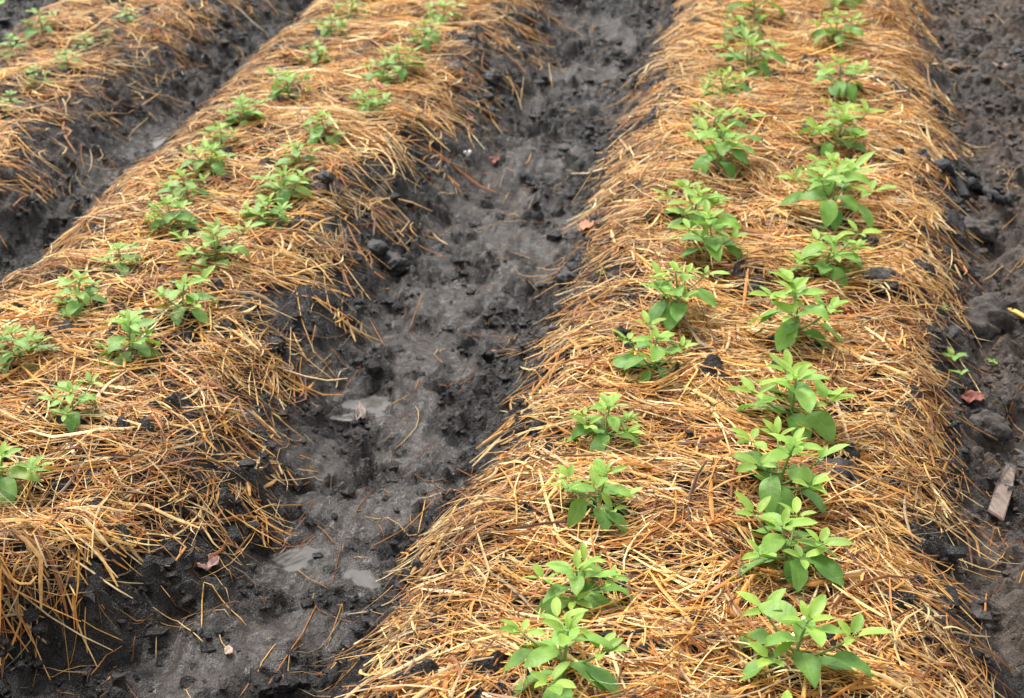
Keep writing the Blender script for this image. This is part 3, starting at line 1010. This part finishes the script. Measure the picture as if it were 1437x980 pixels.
# ------------------------------------------------------------------ single straw stalks lying on the mud
def stalk_obj(P, width, tint, label='single dry straw stalk lying on the furrow mud', grp='loose straw stalks on the mud'):
    """P: list of world points along the stalk"""
    c = P[0].copy()
    V, F, T = [], [], []
    n = len(P)
    for i, p in enumerate(P):
        t = (P[min(i + 1, n - 1)] - P[max(i - 1, 0)]); t.z = 0
        t = t.normalized() if t.length > 1e-6 else Vector((1, 0, 0))
        s = Vector((-t.y, t.x, 0)) * width * 0.5 * (0.6 if i in (0, n - 1) else 1)
        q = p - c
        V += [(q + s)[:], (q + Vector((0, 0, width * 0.45)))[:], (q - s)[:], (q - Vector((0, 0, width * 0.3)))[:]]
    for i in range(n - 1):
        for k in range(4):
            a = i * 4 + k; b = i * 4 + (k + 1) % 4
            F.append((a, a + 4, b + 4, b))
    F.append((0, 1, 2, 3)); e = (n - 1) * 4; F.append((e + 3, e + 2, e + 1, e))
    me = bpy.data.meshes.new('straw_stalk')
    me.from_pydata(V, [], F)
    a = me.attributes.new('tint', 'FLOAT_COLOR', 'POINT')
    a.data.foreach_set('color', np.tile(np.array([*np.clip(tint, 0, 1), 1.0], dtype=np.float32), len(V)))
    for f in me.polygons:
        f.use_smooth = True
    o = link('straw_stalk', me, M_STRAW); o.location = c
    mid = P[n // 2]
    ln = sum((P[k + 1] - P[k]).length for k in range(n - 1))
    bent = (P[-1] - P[0]).length < 0.965 * ln
    tone = 'pale' if tint[0] > 0.5 else ('tan' if tint[0] > 0.3 else 'brown')
    if mid.x > float(ex('AR', mid.y)) - 0.02:
        where = 'on the right path'
    elif mid.x < float(ex('BL', mid.y)):
        where = 'in the far left furrow'
    else:
        side = 'beside the middle bed' if mid.x - float(ex('BR', mid.y)) < float(ex('AL', mid.y)) - mid.x else 'beside the right bed'
        where = ('on near' if mid.y < 2.6 else 'on midway' if mid.y < 4.2 else 'on distant') + ' furrow mud ' + side
    size = 'long' if ln > 0.11 else 'short'
    lab = f"{size} {tone} {'bent' if bent else 'straight'} straw stalk lying {where}"
    tag(o, lab, 'straw', lab.replace('straw stalk', 'straw stalks'))

def traced(pix, wmm, col, lift=0.003):
    pts = [hit(a, b) for a, b in pix]
    P = []
    for i in range(len(pts) - 1):
        for k in range(4):
            q = pts[i].lerp(pts[i + 1], k / 4)
            P.append(q)
    P.append(pts[-1])
    for q in P:
        q.z = max(q.z, G(q.x, q.y)) + lift
    # stiff: smooth the height profile
    zs = [q.z for q in P]
    for _ in range(3):
        zs = [zs[0]] + [max((zs[i - 1] + zs[i] + zs[i + 1]) / 3, G(P[i].x, P[i].y) + 0.001) for i in range(1, len(zs) - 1)] + [zs[-1]]
    for q, z in zip(P, zs):
        q.z = z
    stalk_obj(P, wmm / 1250, col)

TR = [([(283,884),(284,850),(286,818),(312,850),(347,882)],3.2,1),([(215,855),(250,880),(293,911)],3,0),([(340,727),(345,738),(396,786)],4,2),
      ([(340,727),(375,712),(424,711)],3,2),([(394,704),(387,727),(399,744)],2.4,0),([(54,855),(52,930)],2.6,5),([(121,846),(119,885),(123,919)],3.2,1),
      ([(15,944),(70,945),(121,946)],2.6,5),([(101,865),(135,885),(172,902)],3,1),([(387,906),(362,945),(337,980)],3,1),
      ([(444,852),(425,892),(404,920),(370,975)],2.8,3),([(480,850),(470,880),(461,906)],2.8,2),([(128,950),(150,925),(172,909)],2.6,3),([(220,880),(219,930)],2.4,5),
      ([(571,330),(590,350),(628,364)],3,3),([(594,414),(585,435),(574,465)],3,3),([(722,357),(750,368)],2.6,0),([(480,448),(517,463)],2.8,0),([(520,452),(541,490)],2.4,3),
      ([(574,556),(547,572)],2.8,1),([(590,532),(581,552)],3,3),([(612,620),(590,640),(560,665)],2.2,4),([(650,480),(700,470),(740,450)],2.2,4),([(690,503),(730,495)],2.4,1),
      ([(1378,785),(1405,792),(1437,795)],3,5),([(1405,560),(1412,580),(1422,600),(1437,610)],3,5),([(640,560),(665,520)],2.0,4),([(523,690),(505,710),(500,720)],2.4,4),
      ([(532,738),(540,760)],2.2,3),([(600,690),(585,760)],3.0,1),([(612,700),(570,745),(520,770)],2.6,2),([(640,660),(700,690)],2.2,3),([(430,535),(470,535)],2.4,3),
      ([(365,470),(364,540)],2.6,0),([(413,400),(423,450),(440,495),(474,537)],3.2,1),([(495,165),(508,260)],2.6,3),([(735,110),(730,150)],3,0),([(770,90),(775,125)],3,0),
      ([(700,120),(720,130)],3,0),([(790,155),(815,160)],2.6,1),([(688,165),(705,190)],3,0),([(830,245),(800,290)],2.6,0),([(715,270),(705,290)],2.6,1),([(750,275),(740,300)],2.4,5),
      ([(800,248),(770,270)],2.6,5),([(480,760),(465,830)],2.0,4),([(180,195),(210,165)],4,0),([(95,300),(115,290)],3.5,3),([(300,95),(310,105)],3,3),
      ([(1400,110),(1420,130)],3,1),([(1390,60),(1405,75)],3,0),([(1430,300),(1400,330)],2.6,1),([(1437,360),(1410,395)],2.6,2),([(1380,395),(1400,385),(1425,388)],2.8,0),
      ([(1425,240),(1412,262),(1420,290)],2.6,1),([(1400,235),(1418,250)],2.6,0),([(1380,210),(1402,200)],2.4,2),([(1350,660),(1362,700)],2.4,1),([(1330,870),(1350,890)],2.2,3),
      ([(1405,770),(1437,760)],2.2,4),([(1420,480),(1437,500)],2.2,5),([(1370,150),(1395,142)],2.6,3),([(1395,20),(1410,35)],2.8,0),([(1330,15),(1350,25)],3,0)]
for pix, wmm, ci in TR:
    traced(pix, wmm, PAL[ci] * R.uniform(0.75, 1.05))
# further stalks strewn near the bed edges
cnt = 0
tries = 0
while cnt < 120 and tries < 6000:
    tries += 1
    px, py = R.uniform(0, 1437), R.uniform(20, 975)
    p = hit(px, py)
    ds = [float(bed_d(b, np.array([p.x]), np.array([p.y]))[0]) for b in BEDS]
    d = max(ds)
    if d > -0.005 or R.random() > math.exp(d / 0.10) + 0.06:
        continue
    L = R.uniform(0.05, 0.17); a = R.uniform(0, math.pi); kk = R.gauss(0, 0.8)
    P = []
    x, y = p.x, p.y
    for k in range(7):
        P.append(Vector((x, y, G(x, y) + 0.0005 + 0.008 * math.sin(k / 6 * math.pi) * R.random())))
        x += math.cos(a) * L / 6; y += math.sin(a) * L / 6
        a += kk / 6
    stalk_obj(P, R.uniform(0.0014, 0.0028), PAL[R.choice((0, 1, 1, 2, 3, 4, 5, 6))] * R.uniform(0.4, 0.9))
    cnt += 1
print('objects', len(bpy.data.objects))
